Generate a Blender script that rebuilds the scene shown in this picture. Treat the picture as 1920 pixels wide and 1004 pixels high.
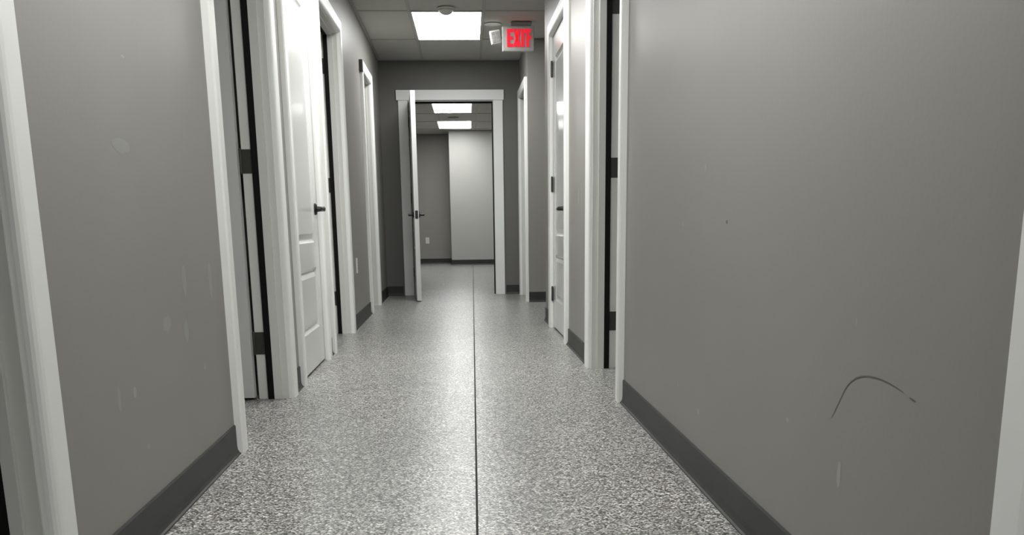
import bpy, bmesh, math, random
from mathutils import Vector, Matrix

for o in list(bpy.data.objects):
    bpy.data.objects.remove(o)
sc = bpy.context.scene
COL = sc.collection

# ---------------------------------------------------------------- camera
F_PX, PITCH, YAW, ROLL, CX, CY, CAM_H = 1736.647, 0.220368, 0.0509376, -0.0114168, 973.946, 807.690, 0.7712085
fw = Vector((math.sin(YAW) * math.cos(PITCH), math.cos(YAW) * math.cos(PITCH), -math.sin(PITCH)))
rt0 = Vector((math.cos(YAW), -math.sin(YAW), 0))
up0 = rt0.cross(fw)
rt = math.cos(ROLL) * rt0 + math.sin(ROLL) * up0
up = -math.sin(ROLL) * rt0 + math.cos(ROLL) * up0
cd = bpy.data.cameras.new('camera')
cam = bpy.data.objects.new('camera', cd)
COL.objects.link(cam)
M = Matrix((rt, up, -fw)).transposed().to_4x4()
M.translation = Vector((0, 0, CAM_H))
cam.matrix_world = M
cd.sensor_fit = 'HORIZONTAL'
cd.sensor_width = 36.0
cd.lens = F_PX * 36.0 / 1920.0
cd.shift_x = (960 - CX) / 1920.0
cd.shift_y = (CY - 502) / 1920.0
cd.clip_start = 0.05
cd.clip_end = 60
sc.camera = cam

# ---------------------------------------------------------------- world, exposure
w = bpy.data.worlds.new('world')
sc.world = w
w.use_nodes = True
w.node_tree.nodes['Background'].inputs[0].default_value = (0.5, 0.5, 0.5, 1)
w.node_tree.nodes['Background'].inputs[1].default_value = 0.02
sc.view_settings.view_transform = 'Standard'
sc.view_settings.look = 'None'
sc.view_settings.gamma = 1.0
sc.view_settings.use_curve_mapping = False
sc.view_settings.exposure = 0.0
PANEL_EMIT = 18
PANEL_EMIT_NEAR = 24
PANEL_EMIT_BACK = 19

# ---------------------------------------------------------------- materials
def lin(v):
    v = v / 255.0
    return v / 12.92 if v <= 0.04045 else ((v + 0.055) / 1.055) ** 2.4

def rgb(r, g, b):
    return (lin(r), lin(g), lin(b), 1.0)

def mat(name, col, rough=0.5, noise=0.0, nscale=6.0, bump=0.0, bscale=200.0, spec=0.5, metal=0.0):
    m = bpy.data.materials.new(name)
    m.use_nodes = True
    nt = m.node_tree
    b = nt.nodes['Principled BSDF']
    b.inputs['Base Color'].default_value = col
    b.inputs['Roughness'].default_value = rough
    b.inputs['Metallic'].default_value = metal
    b.inputs['Specular IOR Level'].default_value = spec
    tc = nt.nodes.new('ShaderNodeTexCoord')
    geo = nt.nodes.new('ShaderNodeNewGeometry')
    if noise > 0:
        n = nt.nodes.new('ShaderNodeTexNoise')
        n.inputs['Scale'].default_value = nscale
        n.inputs['Detail'].default_value = 4
        nt.links.new(geo.outputs['Position'], n.inputs['Vector'])
        mr = nt.nodes.new('ShaderNodeMapRange')
        mr.inputs['From Min'].default_value = 0.3
        mr.inputs['From Max'].default_value = 0.7
        mr.inputs['To Min'].default_value = 1 - noise
        mr.inputs['To Max'].default_value = 1 + noise
        nt.links.new(n.outputs['Fac'], mr.inputs['Value'])
        mx = nt.nodes.new('ShaderNodeVectorMath')
        mx.operation = 'SCALE'
        mx.inputs[0].default_value = col[:3]
        nt.links.new(mr.outputs['Result'], mx.inputs['Scale'])
        nt.links.new(mx.outputs['Vector'], b.inputs['Base Color'])
    if bump > 0:
        n2 = nt.nodes.new('ShaderNodeTexNoise')
        n2.inputs['Scale'].default_value = bscale
        n2.inputs['Detail'].default_value = 3
        nt.links.new(geo.outputs['Position'], n2.inputs['Vector'])
        bp = nt.nodes.new('ShaderNodeBump')
        bp.inputs['Strength'].default_value = bump
        bp.inputs['Distance'].default_value = 0.002
        nt.links.new(n2.outputs['Fac'], bp.inputs['Height'])
        nt.links.new(bp.outputs['Normal'], b.inputs['Normal'])
    return m

def emit_mat(name, col, strength):
    m = bpy.data.materials.new(name)
    m.use_nodes = True
    b = m.node_tree.nodes['Principled BSDF']
    b.inputs['Base Color'].default_value = col
    b.inputs['Emission Color'].default_value = col
    b.inputs['Emission Strength'].default_value = strength
    return m

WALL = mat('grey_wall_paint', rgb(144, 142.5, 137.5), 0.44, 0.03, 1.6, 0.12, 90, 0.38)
WALL_DARK = mat('dark_grey_wall', rgb(108, 107, 103), 0.5, 0.02, 1.6, 0.1, 90, 0.4)  # darker grey tone, on the corridor end wall alone
WALL_LIGHT = mat('pale_grey_wall', rgb(172, 172, 168), 0.5, 0.02, 1.6, 0.1, 90, 0.4)  # paler grey tone, on the projecting back wall alone
PATCH = mat('touched_up_paint', rgb(147, 147, 145), 0.35)
PATCH2 = mat('filler_smudge', rgb(164, 164, 160), 0.6)
SCUFF = mat('dark_scuff', rgb(98, 96, 92), 0.6)
WHITE = mat('white_trim_paint', rgb(240, 241, 238), 0.42, 0.02, 3.0, 0.05, 60, 0.5)
JAMB = mat('grey_white_jamb_paint', rgb(215, 215, 211), 0.42, 0.02, 3.0, 0.05, 60, 0.4)
DOORW = mat('white_door_paint', rgb(214, 215, 212), 0.17, 0.015, 3.0, 0.05, 40, 0.5)
BASE = mat('grey_vinyl_base', rgb(44, 44, 41), 0.48, 0.10, 7.0, 0.0, 100, 0.5)
TILE = mat('ceiling_tile', rgb(207, 206, 201), 0.95, 0.02, 5.0, 0.35, 260, 0.1)
GRID = mat('ceiling_grid_metal', rgb(182, 181, 176), 0.5)
BLACK = mat('black_seal', rgb(16, 16, 14), 0.7, spec=0.2)
BLACKM = mat('black_metal', rgb(20, 20, 19), 0.35, spec=0.5)
HINGE = mat('dark_hinge_metal', rgb(62, 62, 58), 0.45, metal=0.2)
PLASTIC = mat('white_plastic', rgb(222, 222, 218), 0.4)
PLASTICG = mat('grey_plastic', rgb(150, 150, 146), 0.5)
HOUSE = mat('sign_housing', rgb(205, 205, 200), 0.45)
SLOT = mat('dark_slot', rgb(40, 40, 38), 0.6)
LENS = mat('lamp_lens', rgb(225, 226, 222), 0.25)
FRAMEW = mat('light_frame', rgb(205, 205, 200), 0.5)
PANEL = emit_mat('light_diffuser', (1.0, 1.0, 0.985, 1), PANEL_EMIT)
PANELN = emit_mat('light_diffuser_near', (1.0, 1.0, 0.985, 1), PANEL_EMIT_NEAR)
PANELB = emit_mat('light_diffuser_behind', (1.0, 1.0, 0.985, 1), PANEL_EMIT_BACK)
RED = emit_mat('red_letters', rgb(226, 30, 52), 0.8)

def floor_mat():
    m = bpy.data.materials.new('epoxy_flake_floor')
    m.use_nodes = True
    nt = m.node_tree
    N, L = nt.nodes, nt.links
    b = N['Principled BSDF']
    b.inputs['Roughness'].default_value = 0.31
    b.inputs['Specular IOR Level'].default_value = 0.5
    geo = N.new('ShaderNodeNewGeometry')
    def vor(scale):
        v = N.new('ShaderNodeTexVoronoi')
        v.voronoi_dimensions = '2D'
        v.inputs['Scale'].default_value = scale
        L.new(geo.outputs['Position'], v.inputs['Vector'])
        s = N.new('ShaderNodeSeparateColor')
        L.new(v.outputs['Color'], s.inputs[0])
        return s.outputs[0]
    v1 = vor(210); v2 = vor(120)
    r1 = N.new('ShaderNodeValToRGB')
    r1.color_ramp.interpolation = 'LINEAR'
    e = r1.color_ramp.elements
    e[0].position = 0.0; e[0].color = rgb(44, 44, 42)
    e[1].position = 1.0; e[1].color = rgb(226, 226, 222)
    for p, c in ((0.16, 72), (0.38, 118), (0.64, 162), (0.86, 204)):
        k = e.new(p); k.color = rgb(c, c, c - 4)
    L.new(v1, r1.inputs[0])
    r2 = N.new('ShaderNodeMapRange')
    r2.inputs['To Min'].default_value = 0.66
    r2.inputs['To Max'].default_value = 1.18
    L.new(v2, r2.inputs['Value'])
    mu = N.new('ShaderNodeVectorMath'); mu.operation = 'SCALE'
    L.new(r1.outputs[0], mu.inputs[0]); L.new(r2.outputs['Result'], mu.inputs['Scale'])
    n = N.new('ShaderNodeTexNoise'); n.inputs['Scale'].default_value = 1.7; n.inputs['Detail'].default_value = 5
    L.new(geo.outputs['Position'], n.inputs['Vector'])
    r3 = N.new('ShaderNodeMapRange'); r3.inputs['From Min'].default_value = 0.3; r3.inputs['From Max'].default_value = 0.7
    r3.inputs['To Min'].default_value = 0.9; r3.inputs['To Max'].default_value = 1.08
    L.new(n.outputs['Fac'], r3.inputs['Value'])
    mu2 = N.new('ShaderNodeVectorMath'); mu2.operation = 'SCALE'
    L.new(mu.outputs[0], mu2.inputs[0]); L.new(r3.outputs['Result'], mu2.inputs['Scale'])
    L.new(mu2.outputs[0], b.inputs['Base Color'])
    bp = N.new('ShaderNodeBump'); bp.inputs['Strength'].default_value = 0.25; bp.inputs['Distance'].default_value = 0.0012
    n2 = N.new('ShaderNodeTexNoise'); n2.inputs['Scale'].default_value = 110; n2.inputs['Detail'].default_value = 2
    L.new(geo.outputs['Position'], n2.inputs['Vector'])
    L.new(n2.outputs['Fac'], bp.inputs['Height'])
    L.new(bp.outputs['Normal'], b.inputs['Normal'])
    return m
FLOOR = floor_mat()

# ---------------------------------------------------------------- object helpers
WORLD_POS = {}

def obj(name, bm, m, parent=None, smooth=False, label=None, bevel=0.0):
    """bm holds world coordinates; the object's origin goes to the middle of its foot."""
    bm.normal_update()
    bmesh.ops.recalc_face_normals(bm, faces=bm.faces)
    xs = [v.co.x for v in bm.verts]; ys = [v.co.y for v in bm.verts]; zs = [v.co.z for v in bm.verts]
    org = Vector(((min(xs) + max(xs)) / 2, (min(ys) + max(ys)) / 2, min(zs)))
    bmesh.ops.translate(bm, verts=bm.verts, vec=-org)
    me = bpy.data.meshes.new(name)
    bm.to_mesh(me); bm.free()
    me.materials.append(m)
    if smooth:
        for p in me.polygons: p.use_smooth = True
    o = bpy.data.objects.new(name, me)
    COL.objects.link(o)
    WORLD_POS[o] = org
    if parent is not None:
        o.parent = parent
        o.location = org - WORLD_POS[parent]
    else:
        o.location = org
    if label: o['label'] = label
    if bevel > 0:
        md = o.modifiers.new('bevel', 'BEVEL')
        md.width = bevel; md.segments = 2; md.limit_method = 'ANGLE'
    return o

def empty(name, loc, label, cat=None, kind=None, group=None):
    o = bpy.data.objects.new(name, None)
    o.empty_display_size = 0.1
    COL.objects.link(o)
    o.location = loc
    WORLD_POS[o] = Vector(loc)
    o['label'] = label
    if cat: o['category'] = cat
    if kind: o['kind'] = kind
    if group: o['group'] = group
    return o

def tag(o, label, cat, kind=None, group=None):
    o['label'] = label; o['category'] = cat
    if kind: o['kind'] = kind
    if group: o['group'] = group
    return o

# frames: (along, depth, height) -> world. depth grows INTO the wall.
def LW(u, d, z): return Vector((-0.785 - 0.0125 * u - d, u, z))
def RW(u, d, z): return Vector((0.712 - 0.0135 * u + d, u, z))
END_Y = 10.42
def EW(u, d, z): return Vector((u, END_Y + d, z))
def ID(u, d, z): return Vector((u, d, z))

def box(bm, f, u0, u1, d0, d1, z0, z1):
    vs = [bm.verts.new(f(u, d, z)) for z in (z0, z1) for d in (d0, d1) for u in (u0, u1)]
    for q in ((0, 1, 3, 2), (4, 6, 7, 5), (0, 4, 5, 1), (2, 3, 7, 6), (0, 2, 6, 4), (1, 5, 7, 3)):
        bm.faces.new([vs[i] for i in q])

def extrude_loops(bm, loops, cap=True):
    rings = [[bm.verts.new(p) for p in lp] for lp in loops]
    n = len(rings[0])
    for a, b in zip(rings, rings[1:]):
        for i in range(n):
            bm.faces.new((a[i], a[(i + 1) % n], b[(i + 1) % n], b[i]))
    if cap:
        bm.faces.new(rings[0]); bm.faces.new(rings[-1])

def lathe(bm, centre, axis, prof, seg=24):
    """prof: list of (radius, distance along axis)"""
    ax = Vector(axis).normalized()
    t = Vector((0, 0, 1)) if abs(ax.z) < 0.9 else Vector((1, 0, 0))
    a = ax.cross(t).normalized(); b = ax.cross(a)
    loops = []
    for r, h in prof:
        r = max(r, 0.0004)
        loops.append([Vector(centre) + ax * h + a * (r * math.cos(2 * math.pi * i / seg)) + b * (r * math.sin(2 * math.pi * i / seg)) for i in range(seg)])
    extrude_loops(bm, loops)

# ---------------------------------------------------------------- big sizes
CEIL = 2.46
HEAD = 2.045
WT = 0.135          # wall thickness
Y_BACK = -6.6

# openings along the two side walls (near edge, far edge)
L_OPEN = [(0.76, 1.69), (3.265, 4.22), (4.62, 5.44), (5.80, 6.79), (8.44, 9.19)]
R_OPEN = [(0.12, 1.03), (4.04, 4.93), (6.06, 6.95)]
R_END = 7.52        # the right wall stops here; side hall beyond
ALC_Y = 9.28        # far face of the side hall
RF_OPEN = (9.42, 10.24)
E_OPEN = (-0.615, 0.285)

def wall_with_openings(bm, f, u0, u1, opens, z1=CEIL, head=HEAD, d0=0.0, d1=WT):
    c = u0
    for a, b in opens:
        a2, b2 = a - 0.018, b + 0.018
        box(bm, f, c, a2, d0, d1, 0, z1)
        box(bm, f, a2, b2, d0, d1, head + 0.018, z1)
        c = b2
    box(bm, f, c, u1, d0, d1, 0, z1)

def structure(name, bm, m, label, cat, **k):
    return tag(obj(name, bm, m, **k), label, cat, 'structure')

bm = bmesh.new()
wall_with_openings(bm, LW, Y_BACK, END_Y, L_OPEN)
wall_left = structure('wall_left', bm, WALL, 'long grey painted corridor wall on the left with five doorways', 'wall')

bm = bmesh.new()
wall_with_openings(bm, RW, Y_BACK, R_END, R_OPEN)
wall_right = structure('wall_right', bm, WALL, 'large grey painted wall filling the right side, with curved scuff', 'wall')

bm = bmesh.new()
wall_with_openings(bm, RW, ALC_Y, END_Y, [RF_OPEN])
structure('wall_far_right', bm, WALL, 'short far piece of right corridor wall beyond the side hall', 'wall')

bm = bmesh.new()
xr = RW(ALC_Y, WT, 0).x
box(bm, ID, xr, 3.3, ALC_Y, ALC_Y + WT, 0, CEIL)
structure('wall_alcove', bm, WALL, 'narrow grey wall face closing the side hall, under the exit sign', 'wall')

bm = bmesh.new()
box(bm, ID, RW(R_END, WT, 0).x, 3.3, R_END - WT, R_END, 0, CEIL)
structure('wall_alcove_near', bm, WALL, 'near wall of the side hall on the right', 'wall')

bm = bmesh.new()
wall_with_openings(bm, EW, LW(END_Y, WT, 0).x, RW(END_Y, WT, 0).x, [E_OPEN])
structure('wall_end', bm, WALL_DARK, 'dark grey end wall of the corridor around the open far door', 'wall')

# back room
BR_L, BR_R, BR_Y1, BR_Y2, BR_STEP = -1.62, 1.5, 18.75, 18.0, -0.335
bm = bmesh.new()
box(bm, ID, BR_L - 0.1, BR_STEP, BR_Y1, BR_Y1 + 0.12, 0, CEIL)
structure('wall_back_left', bm, WALL, 'darker recessed back wall of the far room, left of the paler one', 'wall')
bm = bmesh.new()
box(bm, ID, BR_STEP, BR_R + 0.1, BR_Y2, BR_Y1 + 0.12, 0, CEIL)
structure('wall_back_right', bm, WALL_LIGHT, 'paler grey projecting back wall of the far room', 'wall')
bm = bmesh.new()
box(bm, ID, BR_L - 0.12, BR_L, END_Y + WT, BR_Y1, 0, CEIL)
structure('wall_room_left', bm, WALL, 'left side wall of the far room', 'wall')
bm = bmesh.new()
box(bm, ID, BR_R, BR_R + 0.12, END_Y + WT, BR_Y2, 0, CEIL)
structure('wall_room_right', bm, WALL, 'right side wall of the far room', 'wall')
bm = bmesh.new()
box(bm, ID, -3.3, LW(END_Y, WT, 0).x, END_Y, END_Y + WT, 0, CEIL)
box(bm, ID, RW(END_Y, WT, 0).x, 3.3, END_Y, END_Y + WT, 0, CEIL)
structure('wall_cross', bm, WALL, 'cross wall continuing behind the side rooms', 'wall')

# shell of the side rooms and partitions between them
bm = bmesh.new()
box(bm, ID, -3.42, -3.3, Y_BACK, END_Y + WT, 0, CEIL)
structure('wall_outer_left', bm, WALL, 'outer wall of the left side rooms', 'wall')
bm = bmesh.new()
box(bm, ID, 3.3, 3.42, Y_BACK, END_Y + WT, 0, CEIL)
structure('wall_outer_right', bm, WALL, 'outer wall of the right side rooms', 'wall')
bm = bmesh.new()
box(bm, ID, -3.42, 3.42, Y_BACK - 0.12, Y_BACK, 0, CEIL)
structure('wall_behind', bm, WALL, 'wall closing the corridor behind the viewer', 'wall')
bm = bmesh.new()
for y in (-1.0, 2.4, 4.36, 5.58, 7.9):
    box(bm, ID, -3.3, LW(y, WT, 0).x, y, y + 0.1, 0, CEIL)
structure('wall_partition_left', bm, WALL, 'partitions between the left side rooms', 'wall')
bm = bmesh.new()
for y in (-1.0, 2.2, 5.4):
    box(bm, ID, RW(y, WT, 0).x, 3.3, y, y + 0.1, 0, CEIL)
structure('wall_partition_right', bm, WALL, 'partitions between the right side rooms', 'wall')

# ---------------------------------------------------------------- floor with sawn joint
def joint_x(y): return -0.0045 + 0.00388 * y
JY0, JY1 = Y_BACK, BR_Y2
def FJ(side):
    return lambda u, d, z: Vector((joint_x(d) + side * 0.0032 if u == 0 else u, d, z))
bm = bmesh.new()
box(bm, FJ(-1), -3.5, 0, Y_BACK - 0.2, 19.0, -0.08, 0)
box(bm, FJ(1), 0, 3.5, Y_BACK - 0.2, 19.0, -0.08, 0)
floor = structure('floor', bm, FLOOR, 'speckled grey flake epoxy floor with one thin dark joint', 'floor')
bm = bmesh.new()
vs = [bm.verts.new((joint_x(y) + s * 0.0031, y, z)) for z in (-0.05, -0.004) for y in (Y_BACK - 0.2, 19.0) for s in (-1, 1)]
for q in ((0, 1, 3, 2), (4, 6, 7, 5), (0, 4, 5, 1), (2, 3, 7, 6), (0, 2, 6, 4), (1, 5, 7, 3)):
    bm.faces.new([vs[i] for i in q])
obj('control_joint', bm, BLACK, floor, label='thin dark joint running down the middle of the floor')

# ---------------------------------------------------------------- ceiling: tiles and grid
GX0, GY0 = -0.447, 8.115     # one grid crossing
TX, TY = 0.6096, 1.2
bm = bmesh.new()
box(bm, ID, -3.5, 3.5, Y_BACK - 0.2, 19.0, CEIL + 0.006, CEIL + 0.05)
ceiling = structure('ceiling', bm, TILE, 'grey suspended tile ceiling over corridor and far room', 'ceiling')
bm = bmesh.new()
k = -5
while GX0 + k * TX < 3.4:
    x = GX0 + k * TX
    if x > -3.4: box(bm, ID, x - 0.012, x + 0.012, Y_BACK, 18.75, CEIL, CEIL + 0.006)
    k += 1
k = -10
while GY0 + k * TY < 18.7:
    y = GY0 + k * TY
    if y > Y_BACK: box(bm, ID, -3.3, 3.3, y - 0.012, y + 0.012, CEIL - 0.0004, CEIL + 0.006)
    k += 1
obj('ceiling_grid', bm, GRID, ceiling)
# wall angle running round the corridor ceiling
bm = bmesh.new()
box(bm, LW, Y_BACK, END_Y, -0.022, 0, CEIL - 0.003, CEIL + 0.004)
box(bm, RW, Y_BACK, R_END, -0.022, 0, CEIL - 0.003, CEIL + 0.004)
box(bm, EW, -0.9, 0.56, -0.022, 0, CEIL - 0.003, CEIL + 0.004)
obj('wall_angle', bm, GRID, ceiling)

# ---------------------------------------------------------------- cove base
BPROF = [(0, 0), (-0.018, 0), (-0.017, 0.003), (-0.012, 0.007), (-0.0075, 0.016), (-0.006, 0.030), (-0.006, 0.098), (-0.003, 0.102), (0, 0.102)]
def base_run(bm, f, a, b, sgn=1):
    extrude_loops(bm, [[f(u, d, z) for d, z in BPROF] for u in (a, b)])
CW = 0.09
def runs(u0, u1, opens, gap=CW + 0.005):
    r = []; c = u0
    for a, b in opens:
        if a - gap > c + 0.005: r.append((c, a - gap))
        c = b + gap
    if u1 > c + 0.005: r.append((c, u1))
    return r
bm = bmesh.new()
for a, b in runs(Y_BACK, END_Y - 0.0, L_OPEN): base_run(bm, LW, a, b)
structure('baseboard_left', bm, BASE, 'dark grey vinyl cove base along the left wall', 'baseboard')
bm = bmesh.new()
for a, b in runs(Y_BACK, R_END, R_OPEN): base_run(bm, RW, a, b)
structure('baseboard_right', bm, BASE, 'dark grey vinyl cove base along the right wall', 'baseboard')
bm = bmesh.new()
AF = lambda u, d, z: Vector((u, ALC_Y + d, z))
base_run(bm, AF, RW(ALC_Y, 0, 0).x, 3.3)
base_run(bm, RW, RF_OPEN[1] + 0.095, END_Y)
structure('baseboard_far_right', bm, BASE, 'dark cove base at the side hall and far right corner', 'baseboard')
bm = bmesh.new()
base_run(bm, EW, LW(END_Y, 0, 0).x, E_OPEN[0] - 0.12)
base_run(bm, EW, E_OPEN[1] + 0.12, RW(END_Y, 0, 0).x)
structure('baseboard_end', bm, BASE, 'dark cove base on the corridor end wall', 'baseboard')
bm = bmesh.new()
base_run(bm, lambda u, d, z: Vector((u, BR_Y1 + d, z)), BR_L, BR_STEP)
base_run(bm, lambda u, d, z: Vector((u, BR_Y2 + d, z)), BR_STEP, BR_R)
base_run(bm, lambda u, d, z: Vector((BR_STEP + d, u, z)), BR_Y2, BR_Y1)
structure('baseboard_back', bm, BASE, 'dark cove base across the back wall of the far room', 'baseboard')

# ---------------------------------------------------------------- doors
# profile across the casing: (distance from the opening edge, thickness)
CPROF = [(0.005, 0), (0.005, 0.010), (0.007, 0.017), (0.012, 0.022), (0.020, 0.0255), (0.030, 0.027), (0.084, 0.028), (0.090, 0.022), (0.090, 0)]
CTH = 0.028

def casing(f, a, b, parent, head=HEAD):
    bm = bmesh.new()
    lo, hi = a, b
    loops = [[f(lo - p, -t, 0) for p, t in CPROF], [f(lo - p, -t, head + p) for p, t in CPROF],
             [f(hi + p, -t, head + p) for p, t in CPROF], [f(hi + p, -t, 0) for p, t in CPROF]]
    extrude_loops(bm, loops)
    return obj('door_casing', bm, WHITE, parent)

def jamb(f, a, b, parent, head=HEAD, depth=WT):
    bm = bmesh.new()
    box(bm, f, a - 0.018, a, 0, depth, 0, head + 0.018)
    box(bm, f, b, b + 0.018, 0, depth, 0, head + 0.018)
    box(bm, f, a, b, 0, depth, head, head + 0.018)
    return obj('door_jamb', bm, JAMB, parent)

def stops(f, a, b, parent, d0, d1, head=HEAD, name='door_stop', m=None, th=0.012):
    bm = bmesh.new()
    box(bm, f, a, a + th, d0, d1, 0, head)
    box(bm, f, b - th, b, d0, d1, 0, head)
    box(bm, f, a + th, b - th, d0, d1, head - th, head)
    return obj(name, bm, m or JAMB, parent)

def leaf(f, w, h, parent, panels, th=0.040, label=None):
    """door leaf in its own frame f(u 0..w, d 0..th, z), moulded panels on both faces"""
    bm = bmesh.new()
    st = [(0.0, 0.0), (0.008, 0.007), (0.016, 0.011), (0.024, 0.011), (0.048, 0.001), (0.056, 0.001)]
    us = sorted({0, w} | {p[0] for p in panels} | {p[1] for p in panels})
    zs = sorted({0.012, h} | {p[2] for p in panels} | {p[3] for p in panels})
    for d0, sg in ((0, 1), (th, -1)):
        for i in range(len(us) - 1):
            for j in range(len(zs) - 1):
                r = (us[i], us[i + 1], zs[j], zs[j + 1])
                if any(p[0] <= r[0] and r[1] <= p[1] and p[2] <= r[2] and r[3] <= p[3] for p in panels): continue
                bm.faces.new([bm.verts.new(f(u, d0, z)) for u, z in ((r[0], r[2]), (r[1], r[2]), (r[1], r[3]), (r[0], r[3]))])
        for p in panels:
            prev = None
            for ins, dep in st:
                ring = [bm.verts.new(f(u, d0 + sg * dep, z)) for u, z in ((p[0] + ins, p[2] + ins), (p[1] - ins, p[2] + ins), (p[1] - ins, p[3] - ins), (p[0] + ins, p[3] - ins))]
                if prev:
                    for q in range(4): bm.faces.new((prev[q], prev[(q + 1) % 4], ring[(q + 1) % 4], ring[q]))
                prev = ring
            bm.faces.new(prev)
    for a, b in (((0, 0.012), (w, 0.012)), ((w, 0.012), (w, h)), ((w, h), (0, h)), ((0, h), (0, 0.012))):
        bm.faces.new([bm.verts.new(f(a[0], 0, a[1])), bm.verts.new(f(b[0], 0, b[1])), bm.verts.new(f(b[0], th, b[1])), bm.verts.new(f(a[0], th, a[1]))])
    bmesh.ops.remove_doubles(bm, verts=bm.verts, dist=0.00005)
    return obj('door_leaf', bm, DOORW, parent, label=label)

def std_panels(w):
    s = 0.135
    return [(s, w - s, 0.215, 0.545), (s, w - s, 0.68, 1.90)]

def lever(f, u, z, d, sg_d, sg_u, parent, label='black lever handle'):
    """rose at depth d, handle sticking out along sg_d, lever pointing along sg_u"""
    c = f(u, d, z); c2 = f(u, d + sg_d, z); ax = (c2 - c).normalized()
    along = (f(u + sg_u, d, z) - c).normalized()
    bm = bmesh.new()
    lathe(bm, c, ax, [(0.032, 0), (0.032, 0.006), (0.027, 0.011), (0.016, 0.014), (0.0135, 0.03), (0.013, 0.055), (0.0085, 0.058)], 20)
    # lever arm: rounded bar tapering a little
    zz = Vector((0, 0, 1))
    loops = []
    for t, hw, hh in ((-0.010, 0.004, 0.006), (-0.006, 0.007, 0.010), (0.02, 0.009, 0.014), (0.07, 0.008, 0.012), (0.105, 0.0065, 0.0085), (0.112, 0.004, 0.005)):
        cc = c + ax * (0.052 - 0.05 * max(0, t) ** 1.0 * 0.25) + along * t
        loops.append([cc + ax * (hw * math.cos(a)) + zz * (hh * math.sin(a)) for a in [2 * math.pi * i / 10 for i in range(10)]])
    extrude_loops(bm, loops)
    return obj('lever_handle', bm, BLACKM, parent, smooth=False, label=label)

def hinge_plate(f, u, d0, d1, z, parent, sg, label=None):
    """plate lying on a jamb face (constant u), with barrel at its far depth edge"""
    bm = bmesh.new()
    box(bm, f, min(u, u + sg * 0.003), max(u, u + sg * 0.003), d0, d1, z - 0.05, z + 0.05)
    c = f(u + sg * 0.004, d1 + 0.004, z - 0.05)
    lathe(bm, c, (0, 0, 1), [(0.004, -0.004), (0.0065, 0), (0.0065, 0.1), (0.004, 0.104)], 12)
    return obj('hinge', bm, HINGE, parent, label=label)

def hinge_barrel(f, u, d, z, parent):
    bm = bmesh.new()
    c = f(u, d, z - 0.05)
    lathe(bm, c, (0, 0, 1), [(0.004, -0.005), (0.0075, 0), (0.0075, 0.03), (0.0066, 0.031), (0.0075, 0.032), (0.0075, 0.066), (0.0066, 0.067), (0.0075, 0.068), (0.0075, 0.1), (0.004, 0.105)], 14)
    box(bm, f, u - 0.014, u + 0.014, d, d + 0.006, z - 0.05, z + 0.05)
    return obj('hinge', bm, HINGE, parent)

HZ = (0.255, 1.045, 1.835)

def open_door(n, f, a, b, label, leaf_angle=90, ds=0.064):
    """doorway whose leaf is hinged at the far jamb and stands open into the side room"""
    root = empty('door_%d' % n, f((a + b) / 2, 0, 0), label, 'doorway', 'structure')
    casing(f, a, b, root)
    jamb(f, a, b, root)
    stops(f, a, b, root, 0.030, ds)
    stops(f, a, b, root, ds, ds + 0.028, name='door_seal', m=BLACK, th=0.0125)
    for z in HZ: hinge_plate(f, b, 0.094, WT, z, root, -1)
    w = b - a - 0.006
    th = 0.036
    an = math.radians(leaf_angle)
    # pin at (b, WT+0.006); closed leaf runs towards -u, opened leaf turns into +d
    pu, pd = b - 0.003, WT + 0.010
    def g(u, d, z):   # u along leaf from hinge, d thickness from the corridor face towards the room face
        lu, ldd = -u, d - th     # closed position relative to the pin
        c, s = math.cos(an), math.sin(an)
        # rotate so that -u direction goes to +d
        nu = lu * c + ldd * s
        nd = -lu * s + ldd * c
        return f(pu + nu, pd + nd, z)
    lf = leaf(g, w, HEAD - 0.004, root, std_panels(w), th)
    lever(g, w - 0.07, 0.86, 0, -1, -1, lf)
    return root

def closed_door(n, f, a, b, label, hinge_near):
    root = empty('door_%d' % n, f((a + b) / 2, 0, 0), label, 'door', 'structure')
    casing(f, a, b, root)
    jamb(f, a, b, root)
    stops(f, a, b, root, 0.046, 0.08)
    w = b - a - 0.006
    g = lambda u, d, z: f(a + 0.003 + u, 0.004 + d, z)
    lf = leaf(g, w, HEAD - 0.003, root, std_panels(w), 0.040, label='closed white two panel door leaf')
    if hinge_near:
        lever(g, w - 0.065, 0.86, 0, -1, -1, lf); hu = a + 0.002
    else:
        lever(g, 0.065, 0.86, 0, -1, 1, lf); hu = b - 0.002
    for z in HZ: hinge_barrel(f, hu, -0.006, z, root)
    return root

open_door(1, LW, *L_OPEN[0], 'white cased doorway at the left edge of the picture, nearest on left', 92, 0.054)
open_door(2, LW, *L_OPEN[1], 'open white doorway on the left with black seal strip and dark hinges', 93)
closed_door(3, LW, *L_OPEN[2], 'closed white panelled door on the left wall with black lever', True)
open_door(4, LW, *L_OPEN[3], 'open white doorway on the left just beyond the closed panelled door', 93)
open_door(5, LW, *L_OPEN[4], 'farthest open white doorway on the left wall, past the outlet', 93)
open_door(6, RW, *R_OPEN[0], 'white door casing at the right edge of the picture, nearest on right', 92)
open_door(7, RW, *R_OPEN[1], 'open white doorway on the right with tall black seal strip', 93)
closed_door(8, RW, *R_OPEN[2], 'closed white panelled door on the right wall with three hinges', False)
open_door(9, RW, *RF_OPEN, 'small far white doorway on the right beside the end wall', 93)

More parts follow.
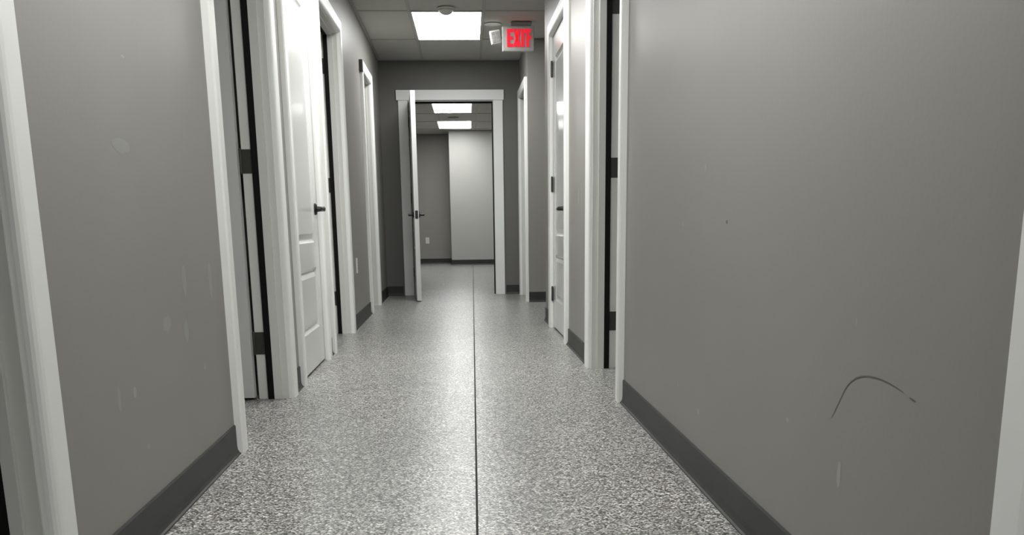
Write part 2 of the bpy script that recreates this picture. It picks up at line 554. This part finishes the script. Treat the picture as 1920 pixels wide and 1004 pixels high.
# the end doorway: square-edged casing with an oversailing head board, leaf swung towards us
root = empty('door_10', EW(-0.165, 0, 0), 'open door in the end wall leading to the far room', 'door', 'structure')
a, b = E_OPEN
bm = bmesh.new(); box(bm, EW, a - 0.105, a - 0.006, -0.022, 0, 0, 2.055)
obj('door_casing', bm, WHITE, root, bevel=0.003)
bm = bmesh.new(); box(bm, EW, b + 0.006, b + 0.105, -0.022, 0, 0, 2.055)
obj('door_casing', bm, WHITE, root, bevel=0.003)
bm = bmesh.new(); box(bm, EW, a - 0.125, b + 0.118, -0.030, 0, 2.055, 2.160)
obj('head_casing', bm, WHITE, root, bevel=0.003)
jamb(EW, a, b, root)
stops(EW, a, b, root, 0.075, 0.105)
stops(EW, a, b, root, 0.046, 0.075, name='door_seal', m=BLACK, th=0.0125)
stops(EW, a, b, root, 0.004, 0.046, name='door_seal', m=BLACK, th=0.004)
ang = math.radians(94.5)
pu, pd = a + 0.008, -0.018
W10 = 0.885
def g10(u, d, z):
    # closed: runs +u from the pin, thickness towards +d. opened: runs towards -d (to the camera)
    c, s = math.cos(ang), math.sin(ang)
    lu, ld = u, d
    nu = lu * c + ld * s
    nd = -lu * s + ld * c
    return EW(pu + nu, pd + nd, z)
# tilt towards +x is wanted, so mirror the small lean
def g10m(u, d, z):
    ang2 = math.radians(85.6)
    c, s = math.cos(ang2), math.sin(ang2)
    nu = u * c + d * s
    nd = -u * s + d * c
    return EW(pu + nu, pd + nd, z)
lf = leaf(g10m, W10, HEAD - 0.004, root, std_panels(W10), 0.045, label='white door leaf seen edge on, swung towards the viewer')
lever(g10m, W10 - 0.06, 0.865, 0.0, -1, -1, lf)
lever(g10m, W10 - 0.06, 0.865, 0.045, 1, -1, lf)
bm = bmesh.new(); box(bm, g10m, W10, W10 + 0.002, 0.008, 0.037, 0.825, 0.905)
obj('latch_plate', bm, BLACKM, lf)
for z in HZ:
    bm = bmesh.new()
    lathe(bm, EW(pu - 0.004, pd + 0.0, z - 0.05), (0, 0, 1), [(0.004, -0.004), (0.007, 0), (0.007, 0.1), (0.004, 0.104)], 12)
    obj('hinge', bm, HINGE, root)
bm = bmesh.new(); box(bm, EW, b - 0.006, b - 0.003, 0.010, 0.040, 0.83, 0.90)
obj('strike_plate', bm, HINGE, root)

# ---------------------------------------------------------------- ceiling lights
def ceiling_light(x0, y0, label, m, x1=None, group='flat panel ceiling lights'):
    x1 = x0 + TX
    y1 = y0 + TY
    t = empty('ceiling_light', ((x0 + x1) / 2, (y0 + y1) / 2, CEIL), label, 'ceiling light', None, group)
    bm = bmesh.new()
    fr = 0.022
    zt, zb = CEIL + 0.004, CEIL - 0.004
    for r in ((x0, x1, y0, y0 + fr), (x0, x1, y1 - fr, y1), (x0, x0 + fr, y0 + fr, y1 - fr), (x1 - fr, x1, y0 + fr, y1 - fr)):
        box(bm, ID, r[0], r[1], r[2], r[3], zb, zt)
    obj('light_frame', bm, FRAMEW, t)
    bm = bmesh.new()
    box(bm, ID, x0 + fr, x1 - fr, y0 + fr, y1 - fr, CEIL - 0.0015, CEIL + 0.003)
    obj('diffuser', bm, m, t)
    return t
ceiling_light(GX0, GY0, 'large glowing panel light in the corridor ceiling beside the exit sign', PANEL)
ceiling_light(GX0, GY0 - 3 * TY, 'panel light in the corridor ceiling above the view, between the near doorways', PANELN)
ceiling_light(GX0, GY0 - 5.5 * TY, 'panel light in the corridor ceiling straight above the viewer', PANELB)
ceiling_light(GX0, GY0 - 9 * TY, 'panel light in the corridor ceiling far behind the viewer', PANELB)
ceiling_light(-0.51, 13.98, 'nearer glowing panel light in the far room, seen through the open door', PANEL)
ceiling_light(-0.51, 16.40, 'farther glowing panel light in the far room, next to its back wall', PANEL)

# ---------------------------------------------------------------- smoke detector
t = empty('smoke_detector', (-0.144, 8.0, CEIL), 'small white dome detector on the ceiling at the near edge of the panel light', 'smoke detector')
bm = bmesh.new()
lathe(bm, (-0.144, 8.0, CEIL), (0, 0, -1), [(0.070, 0), (0.072, 0.004), (0.070, 0.012)], 32)
obj('mounting_base', bm, PLASTIC, t, smooth=False)
bm = bmesh.new()
lathe(bm, (-0.144, 8.0, CEIL - 0.012), (0, 0, -1), [(0.058, 0), (0.056, 0.012), (0.046, 0.026), (0.028, 0.036), (0.010, 0.040), (0.0, 0.041)], 32)
obj('dome', bm, PLASTIC, t, smooth=True)

bm = bmesh.new()
lathe(bm, (0.245, 8.62, CEIL), (0, 0, -1), [(0.075, 0), (0.075, 0.003), (0.05, 0.008), (0.0, 0.010)], 24)  # flat pale disc against the underside of the ceiling
tag(obj('ceiling_disc', bm, PLASTIC), 'small round pale disc on the ceiling left of the exit sign', 'sprinkler cover')
bm = bmesh.new()
lathe(bm, (-0.21, 15.85, CEIL), (0, 0, -1), [(0.09, 0), (0.09, 0.006), (0.05, 0.014), (0.0, 0.016)], 24)
tag(obj('round_diffuser', bm, PLASTICG), 'small round grey fitting between the two far room panel lights', 'ceiling fitting')

# ---------------------------------------------------------------- exit sign
SX0, SX1, SZ0, SZ1, SY = 0.325, 0.600, 2.222, 2.425, 8.52
t = empty('exit_sign', ((SX0 + SX1) / 2, SY + 0.03, SZ0), 'lit red exit sign with emergency lamp hanging from ceiling on the right', 'exit sign')
bm = bmesh.new(); box(bm, ID, SX0, SX1, SY, SY + 0.05, SZ0, SZ1)
obj('housing', bm, HOUSE, t, bevel=0.006)
bm = bmesh.new()
box(bm, ID, 0.40, 0.58, SY - 0.01, SY + 0.06, SZ1 + 0.012, CEIL)
box(bm, ID, 0.44, 0.53, SY + 0.01, SY + 0.04, SZ1, SZ1 + 0.014)
obj('ceiling_canopy', bm, PLASTICG, t, bevel=0.004)
bm = bmesh.new()
lz0, lz1 = 2.257, 2.402
S = 0.026
def bar(p, q, wd):
    (x0, z0), (x1, z1) = p, q
    dx, dz = x1 - x0, z1 - z0
    l = math.hypot(dx, dz); nx, nz = -dz / l * wd / 2, dx / l * wd / 2
    pts = [(x0 + nx, z0 + nz), (x1 + nx, z1 + nz), (x1 - nx, z1 - nz), (x0 - nx, z0 - nz)]
    extrude_loops(bm, [[Vector((x, y, z)) for x, z in pts] for y in (SY - 0.004, SY + 0.001)])
lx = 0.366
H = lz1 - lz0
# E
bar((lx + S / 2, lz0), (lx + S / 2, lz1), S)
for zz in (lz0 + S / 2, (lz0 + lz1) / 2, lz1 - S / 2): bar((lx + S, zz), (lx + 0.052, zz), S)
# X
x0 = lx + 0.060
bar((x0 + 0.006, lz0 + 0.001), (x0 + 0.046, lz1 - 0.001), S)
bar((x0 + 0.046, lz0 + 0.001), (x0 + 0.006, lz1 - 0.001), S)
# I
x0 = lx + 0.122
bar((x0 + S / 2, lz0), (x0 + S / 2, lz1), S)
# T
x0 = lx + 0.150
bar((x0, lz1 - S / 2), (x0 + 0.056, lz1 - S / 2), S)
bar((x0 + 0.028, lz0), (x0 + 0.028, lz1 - S), S)
obj('exit_letters', bm, RED, t, label='red glowing word EXIT')
bm = bmesh.new()
cz = (lz0 + lz1) / 2 + 0.005
extrude_loops(bm, [[Vector((x, y, z)) for x, z in ((lx + 0.196, cz - 0.020), (lx + 0.217, cz), (lx + 0.196, cz + 0.020))] for y in (SY - 0.004, SY + 0.001)])
obj('arrow', bm, RED, t, label='red arrow head pointing right')
# emergency lamp head on the left side
hd = Matrix.Rotation(math.radians(-10), 4, 'Y')
hc = Vector((0.268, SY - 0.005, 2.338))
def HF(u, d, z): return hc + hd @ Vector((u, d, z))
bm = bmesh.new(); box(bm, HF, -0.046, 0.046, 0.0, 0.05, -0.056, 0.056)
hdo = obj('lamp_head', bm, HOUSE, t, bevel=0.008, label='small square emergency lamp on the side of the sign')
for i in range(2):
    for j in range(3):
        bm = bmesh.new()
        box(bm, HF, -0.034 + i * 0.036, -0.002 + i * 0.036, -0.003, 0.001, -0.043 + j * 0.030, -0.017 + j * 0.030)
        obj('lamp_lens', bm, PLASTICG, hdo, bevel=0.002)
bm = bmesh.new(); box(bm, ID, 0.30, SX0 + 0.002, SY + 0.01, SY + 0.035, 2.325, 2.352)
obj('lamp_arm', bm, HOUSE, t)

# ---------------------------------------------------------------- outlets
def outlet(f, u, z, label):
    t = empty('wall_outlet', f(u, 0, z - 0.06), label, 'outlet')
    bm = bmesh.new(); box(bm, f, u - 0.036, u + 0.036, -0.006, 0, z - 0.058, z + 0.058)
    obj('cover_plate', bm, PLASTIC, t, bevel=0.003)
    for dz in (-0.021, 0.021):
        bm = bmesh.new(); box(bm, f, u - 0.017, u + 0.017, -0.0085, -0.005, z + dz - 0.014, z + dz + 0.014)
        s = obj('socket', bm, PLASTIC, t, bevel=0.002)
        for du in (-0.007, 0.007):
            bm = bmesh.new(); box(bm, f, u + du - 0.0012, u + du + 0.0012, -0.0088, -0.008, z + dz - 0.006, z + dz + 0.006)
            obj('slot', bm, SLOT, s)
outlet(LW, 7.36, 0.462, 'white outlet cover low on left corridor wall before the farthest doorway')
outlet(lambda u, d, z: Vector((u, BR_Y1 + d, z)), -0.82, 0.455, 'white outlet cover on the darker back wall of the far room')

bm = bmesh.new(); box(bm, LW, 8.30, 8.345, -0.03, 0, 2.03, 2.125)  # small dark box on the wall beside the casing head
tag(obj('wall_block', bm, HINGE, bevel=0.002), 'tiny dark bracket at upper corner of the farthest left doorway', 'block')

# ---------------------------------------------------------------- marks on the walls
def blob(f, u, z, ru, rz, seed, m, parent, label, d=-0.0003, tilt=0.0):
    rnd = random.Random(seed)
    bm = bmesh.new()
    vs = []
    n = 18
    for i in range(n):
        a = 2 * math.pi * i / n
        k = 0.88 + 0.2 * rnd.random()
        pu, pz = ru * k * math.cos(a), rz * k * math.sin(a)
        vs.append((u + pu + tilt * pz, z + pz))
    bm.faces.new([bm.verts.new(f(p, d, q)) for p, q in vs])
    obj('paint_patch', bm, m, parent, label=label)
# marks are placed on the wall where the photograph shows them
LM = [(2.32, 0.96, 0.060, 0.017, PATCH), (3.02, 0.606, 0.020, 0.062, PATCH), (2.735, 0.623, 0.022, 0.045, PATCH), (2.542, 0.517, 0.034, 0.022, PATCH),
      (2.716, 0.477, 0.020, 0.032, PATCH), (2.247, 0.383, 0.012, 0.014, PATCH2), (2.142, 0.385, 0.010, 0.030, PATCH), (2.397, 1.17, 0.012, 0.003, PATCH2),
      (2.305, 0.234, 0.010, 0.007, PATCH), (2.873, 0.352, 0.012, 0.010, PATCH)]
for i, (u, z, ru, rz, m) in enumerate(LM):
    blob(LW, u, z, ru, rz, 11 + i, m, wall_left, 'slightly paler touched up patch of paint')
RM = [(2.697, 0.920, 0.008, 0.011, PATCH2), (2.947, 0.761, 0.008, 0.006, PATCH2), (2.961, 0.250, 0.008, 0.006, PATCH2), (2.695, 0.214, 0.013, 0.011, PATCH2),
      (1.945, 0.345, 0.010, 0.006, PATCH2), (1.659, 0.300, 0.009, 0.026, PATCH2), (5.49, 0.92, 0.045, 0.050, PATCH), (1.628, 0.592, 0.004, 0.007, PATCH)]
for i, (u, z, ru, rz, m) in enumerate(RM):
    blob(RW, u, z, ru, rz, 41 + i, m, wall_right, 'small pale smudge on the paint')
blob(RW, 2.465, 0.768, 0.008, 0.005, 77, SCUFF, wall_right, 'small dark dent')

def ribbon(f, pts, wd, m, parent, name, label):
    bm = bmesh.new()
    L_, R_ = [], []
    for i, (u, z) in enumerate(pts):
        a = pts[max(0, i - 1)]; b = pts[min(len(pts) - 1, i + 1)]
        dx, dz = b[0] - a[0], b[1] - a[1]; l = math.hypot(dx, dz)
        t = wd * (0.35 + 0.65 * math.sin(math.pi * min(1, max(0, (i + 0.6) / len(pts)))))
        nx, nz = -dz / l * t / 2, dx / l * t / 2
        L_.append(bm.verts.new(f(u + nx, -0.0006, z + nz))); R_.append(bm.verts.new(f(u - nx, -0.0006, z - nz)))
    for i in range(len(pts) - 1): bm.faces.new((L_[i], L_[i + 1], R_[i + 1], R_[i]))
    obj(name, bm, m, parent, label=label)
SC_PTS = [[(1.7103, 0.3974), (1.6963, 0.415), (1.6782, 0.4366), (1.665, 0.4543), (1.6504, 0.4695), (1.6312, 0.4827), (1.6119, 0.4923), (1.5882, 0.4991), (1.5617, 0.5034), (1.5355, 0.5053), (1.51, 0.5059), (1.485, 0.5046), (1.4605, 0.5021), (1.432, 0.4983)], [(1.4104, 0.4932), (1.3996, 0.4922), (1.3898, 0.491)]]
for k, pts in enumerate(SC_PTS):
    ribbon(RW, pts, 0.0028, SCUFF, wall_right, 'scuff_mark', 'thin dark curved scuff line' if k == 0 else 'short end of the curved scuff line')
